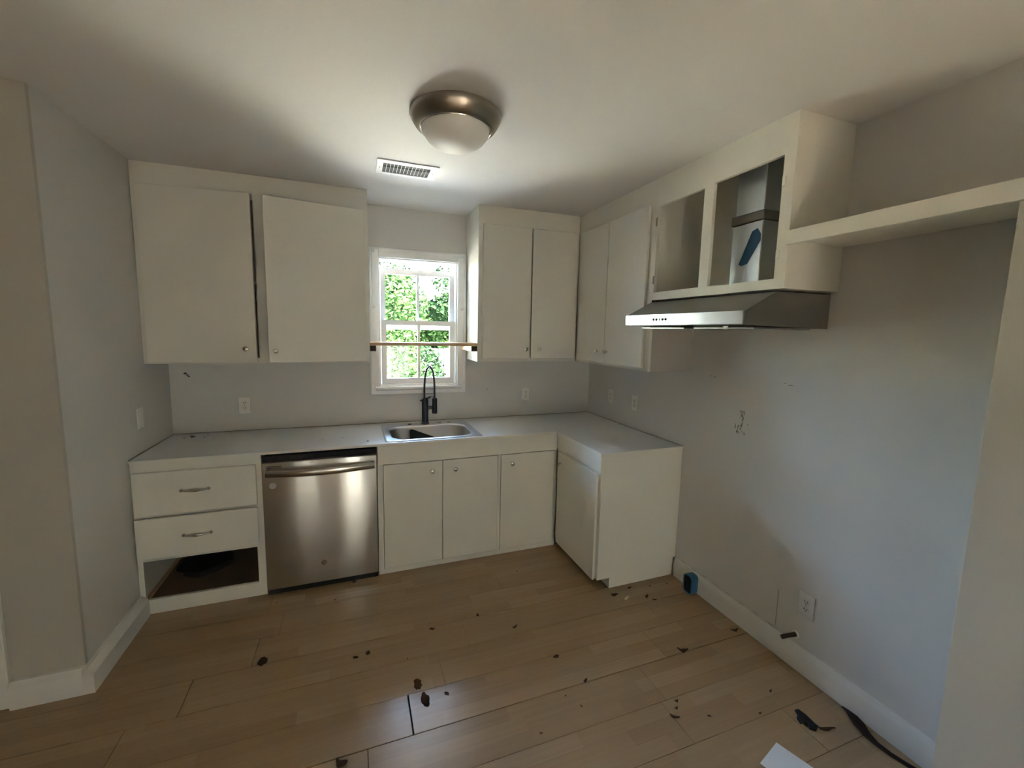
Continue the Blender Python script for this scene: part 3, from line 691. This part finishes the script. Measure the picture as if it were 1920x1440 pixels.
def flake(x, y, L, wd, rot, seed, z=.0006):
    rn = random.Random(seed); m = MB(); n = 6; lo, hi = [], []
    top, bot = [], []
    for i in range(n+1):
        t = i/n; w_ = wd*(math.sin(math.pi*min(max(t, .04), .96))**.7)*(1+rn.uniform(-.35, .35)); cu = .25*wd*math.sin(t*5+seed); zz = z+L*.16*(abs(t-.5)*2)**2*rn.uniform(.6, 1.2)
        px = (t-.5)*L
        for s, arr in ((1, top), (-1, bot)):
            qx, qy = px, cu+s*w_/2; arr.append((x+qx*math.cos(rot)-qy*math.sin(rot), y+qx*math.sin(rot)+qy*math.cos(rot), zz+(.2*wd if s > 0 else .05*wd)))
    L_ = [[top[i], bot[i], (bot[i][0], bot[i][1], bot[i][2]-.0006), (top[i][0], top[i][1], top[i][2]-.0006)] for i in range(n+1)]
    return m.loft(L_, True, True)
DB = [(1.545, -1.236, .028), (1.541, -1.190, .010), (1.815, -1.206, .024), (1.987, -1.366, .032), (1.391, -1.405, .012), (1.537, -1.670, .022), (2.176, -1.815, .030), (2.090, -1.924, .014), (2.486, -2.069, .020),
      (2.764, -1.808, .055), (2.693, -1.297, .045), (2.828, -1.266, .030), (2.877, -1.380, .040), (2.905, -1.415, .030), (3.155, -1.781, .050), (2.514, -2.040, .018), (2.448, -2.102, .040), (2.596, -2.147, .014),
      (2.971, -2.143, .022), (2.820, -2.210, .018), (2.047, -1.854, .010), (1.867, -1.981, .014), (1.092, -1.845, .050), (1.030, -.80, .012), (2.20, -.86, .014), (.70, -.72, .010), (3.10, -1.30, .014), (2.97, -1.29, .016)]
DL = ['dark leaf scrap on the floor in front of the left sink door', 'tiny crumb just behind the dark scrap before the left sink door', 'brown leaf scrap on the floor before the middle sink door', 'thin brown leaf sliver in the middle of the plank floor',
      'tiny crumb at the plank seam left of the two dark stains', 'small brown scrap just right of the two dark floor stains', 'curled brown scrap on a pale strip right of floor centre', 'tiny dark crumb on pale strip below the curled scrap',
      'small dark scrap at lower right of the floor, above the forked one', 'forked brown leaf scrap midway between peninsula and right baseboard', 'dark leaf scrap lying at the peninsula toe kick corner', 'small upright brown scrap against the peninsula end panel',
      'curled brown scrap on floor in front of the peninsula end panel', 'small scrap touching the curled one before peninsula end panel', 'brown leaf scrap against the right baseboard below the wall scuffs', 'tiny sliver just above the forked twig at lower right',
      'forked dark twig scrap at the lower right of the floor', 'tiny crumb right of the forked twig scrap', 'small dark crumb above the torn black plastic scrap', 'tiny crumb left of the torn black plastic scrap', 'tiny dark crumb below the floor centre on a pale plank',
      'tiny crumb near bottom edge of the photo, right of centre', 'dark curled leaf scrap at the bottom edge left of centre', 'tiny crumb on the floor under the dishwasher door', 'tiny crumb on floor in front of the right sink door', 'tiny crumb on floor below the missing drawer',
      'tiny crumb on floor nearest the blue electrical box', 'tiny crumb on floor along the peninsula end panel']
for i, (x, y, L) in enumerate(DB):
    big = L >= .03
    o = flake(x, y, L, L*random.Random(i).uniform(.3, .55), random.Random(i+50).uniform(-1, 1), i).build('leaf_scrap', 'leafdry', smooth=False)
    tag(o, None, 'debris', 'dry leaf scraps on the floor')
    o['label'] = DL[i]
o = flake(2.745, -1.352, .05, .016, .3, 99).build('leaf_scrap', 'pine', smooth=False); tag(o, 'pale tan leaf scrap beside the peninsula toe kick', 'debris', 'dry leaf scraps on the floor')
o = flake(3.02, -2.355, .075, .014, -.5, 98).build('leaf_scrap', 'leafdry', smooth=False); tag(o, 'long thin reddish brown scrap beside black plastic scrap', 'debris', 'dry leaf scraps on the floor')
CB = [(.149, -.124, .028), (.104, -.141, .014), (.217, -.144, .018), (.35, -.070, .012), (.961, -.423, .009), (1.082, -.399, .009), (1.244, -.545, .020), (3.11, -.522, .010), (3.19, -.565, .013), (3.128, -.586, .008), (.13, -.09, .012), (.22, -.08, .012)]
CL = ['largest dark clump of debris in left corner of the countertop', 'crumb left of the largest clump in the countertop corner', 'crumb right of the largest clump in the countertop corner', 'crumb at back edge of countertop below the left outlet', 'tiny speck on countertop above the dishwasher, left one',
      'tiny speck on countertop above the dishwasher, right one', 'dark sliver on countertop just left of the sink', 'left speck on the peninsula countertop by right wall', 'dark speck on peninsula countertop nearest the right wall', 'front speck on the peninsula countertop by right wall', 'crumb nearest the back wall in left countertop corner', 'crumb near back wall right of the corner clump']
for i, (x, y, L) in enumerate(CB):
    o = flake(x, y, L, L*.6, i*1.3, 200+i, .9107).build('counter_crumb', 'leafdry', smooth=False)
    tag(o, CL[i], 'debris', 'crumbs on the countertop')

# ------------------------------------------------------------------ outside
struct(MB().box(-40, 40, -40, 40, -.6, -.45).build('ground', 'grass'), 'lawn outside the house', 'ground')
struct(MB().box(-3, 7, .3, 4.2, -.449, -.40).build('patio', 'patio'), 'pale concrete patio outside the kitchen window', 'patio')
struct(MB().box(-6, 8, -14, -6.3, -.449, -.40).build('rear_bounce_ground', 'bounce_tan'), 'added unseen tan ground bouncing warm light from behind the house', 'patio')  # unseen ground, tinted and sized to bounce warm light indoors
struct(MB().box(-9, 11, -14, -12.5, -.45, 4.3).build('low_sky_blocker', 'blocker_tan'), 'added unseen tan wall blocking low sky light behind the viewer', 'wall')  # unseen wall added to keep blue low sky out of the rear openings
def foliage(name, mat, spots, nleaf, size, label, cat, seed, trunk=None, sparse=1.):
    rn = random.Random(seed); V, F = [], []
    for (cx, cy, cz, rx, ry, rz) in spots:
        for _ in range(nleaf):
            while True:
                p = Vector((rn.uniform(-1, 1), rn.uniform(-1, 1), rn.uniform(-1, 1)))
                if p.length <= 1 and rn.random() < (.25+.75*p.length**2)*sparse: break
            q = Vector((cx+p.x*rx, cy+p.y*ry, cz+p.z*rz)); s = size*rn.uniform(.6, 1.4)
            a = Vector((rn.gauss(0, 1), rn.gauss(0, 1), rn.gauss(0, .6))).normalized(); b = a.cross(Vector((rn.gauss(0, 1), rn.gauss(0, 1), rn.gauss(0, 1)))).normalized()
            i = len(V); V += [q-a*s, q+b*s*.45, q+a*s, q-b*s*.45]; F.append((i, i+1, i+2, i+3))
    base = (spots[0][0], spots[0][1], -.45)
    c = thing(name, base, label, cat)
    me = bpy.data.meshes.new('crown'); me.from_pydata([tuple(v-Vector(base)) for v in V], [], F); me.materials.append(MT[mat])
    o = bpy.data.objects.new('crown', me); C.objects.link(o); o.parent = c
    m = MB()
    for k, (cx, cy, cz, rx, ry, rz) in enumerate(spots):
        m.tube([(0, 0, 0), ((cx-base[0])*.4, (cy-base[1])*.4, (cz+.45)*.45), (cx-base[0], cy-base[1], cz+.45)], [.07, .05, .02], 7)
    m.build('trunk', 'bark', c)
    return c
foliage('shrub', 'leafa', [(1.75, 5.2, .7, .75, .7, 1.1), (1.9, 5.5, 2.0, .6, .6, .9)], 3200, .055, 'dense bright green shrub outside the window on the left', 'shrub', 1)
foliage('shrub', 'leafb', [(2.75, 7.2, .5, .6, .5, .8), (2.1, 7.5, 2.4, .8, .5, 1.0)], 2400, .055, 'deep green shrub low behind the bright one outside', 'shrub', 2)
foliage('tree', 'leafb', [(3.9, 7.4, 3.0, .9, .8, .55), (3.5, 7.5, 2.2, .6, .5, .35), (4.6, 7.8, 2.5, .9, .7, .9)], 900, .07, 'open branched tree seen in the upper right pane', 'tree', 3)
foliage('tree', 'leafc', [(2.9, 11.6, 2.3, .9, .5, .7), (4.2, 11.6, 2.1, 1.0, .5, .8)], 1500, .08, 'pale yellow green tree far across the yard', 'tree', 4)
foliage('tree', 'leafa', [(-2.0, 8.5, 2.6, 1.6, 1.4, 2.0), (-4.5, 8, 2.4, 1.5, 1.4, 2.0)], 2500, .10, 'big green tree out of sight beyond the yard', 'tree', 5)
hg = thing('hedge', (2.5, 10.2, -.45), 'long dark green hedge closing off the yard', 'hedge')
rn = random.Random(11); V, F = [], []
for _ in range(9000):
    q = Vector((rn.uniform(-.2, 4.6), 9.75+rn.uniform(-.25, .15), rn.uniform(-.45, 2.35+.5*math.sin(rn.uniform(0, 6))))); sz = rn.uniform(.05, .11)
    a = Vector((rn.gauss(0, 1), rn.gauss(0, 1), rn.gauss(0, .6))).normalized(); b = a.cross(Vector((rn.gauss(0, 1), rn.gauss(0, 1), rn.gauss(0, 1)))).normalized()
    i = len(V); V += [q-a*sz, q+b*sz*.5, q+a*sz, q-b*sz*.5]; F.append((i, i+1, i+2, i+3))
me = bpy.data.meshes.new('leaves'); me.from_pydata([tuple(v) for v in V], [], F); me.materials.append(MT['leafa'])
o = bpy.data.objects.new('leaves', me); C.objects.link(o); o.parent = hg
MB().box(-.2, 4.6, 9.95, 10.6, -.45, 2.3).build('core', 'leafb', hg, smooth=False)
adopt(hg)
c = thing('yard_fence', (5, 8.2, -.45), 'grey board fence across the yard behind the shrubs', 'fence')
for x in [2.45+.155*i for i in range(34)]:
    MB().box(x, x+.135, 8.2, 8.225, -.44, 1.15+.01*math.sin(x*9)).build('board', 'fence', c, smooth=False)
for z in (-.1, .85): MB().box(2.45, 7.7, 8.226, 8.27, z, z+.09).build('rail', 'fence', c, smooth=False)
adopt(c)
c = thing('garden_shed', (2.9, 13.6, -.45), 'small gabled shed at the far end of the yard', 'shed')
MB().prism([(2.05, -.45), (3.65, -.45), (3.65, 1.75), (2.85, 2.45), (2.05, 1.75)], 'xz', 13.2, 14.6).build('wall', 'shed', c, smooth=False)
for s in (-1, 1):
    MB().prism([(2.85, 2.47), (2.85, 2.53), (2.85+s*.95, 1.70), (2.85+s*.95, 1.64)], 'xz', 13.05, 14.7).build('roof', 'siding', c, smooth=False)
adopt(c)
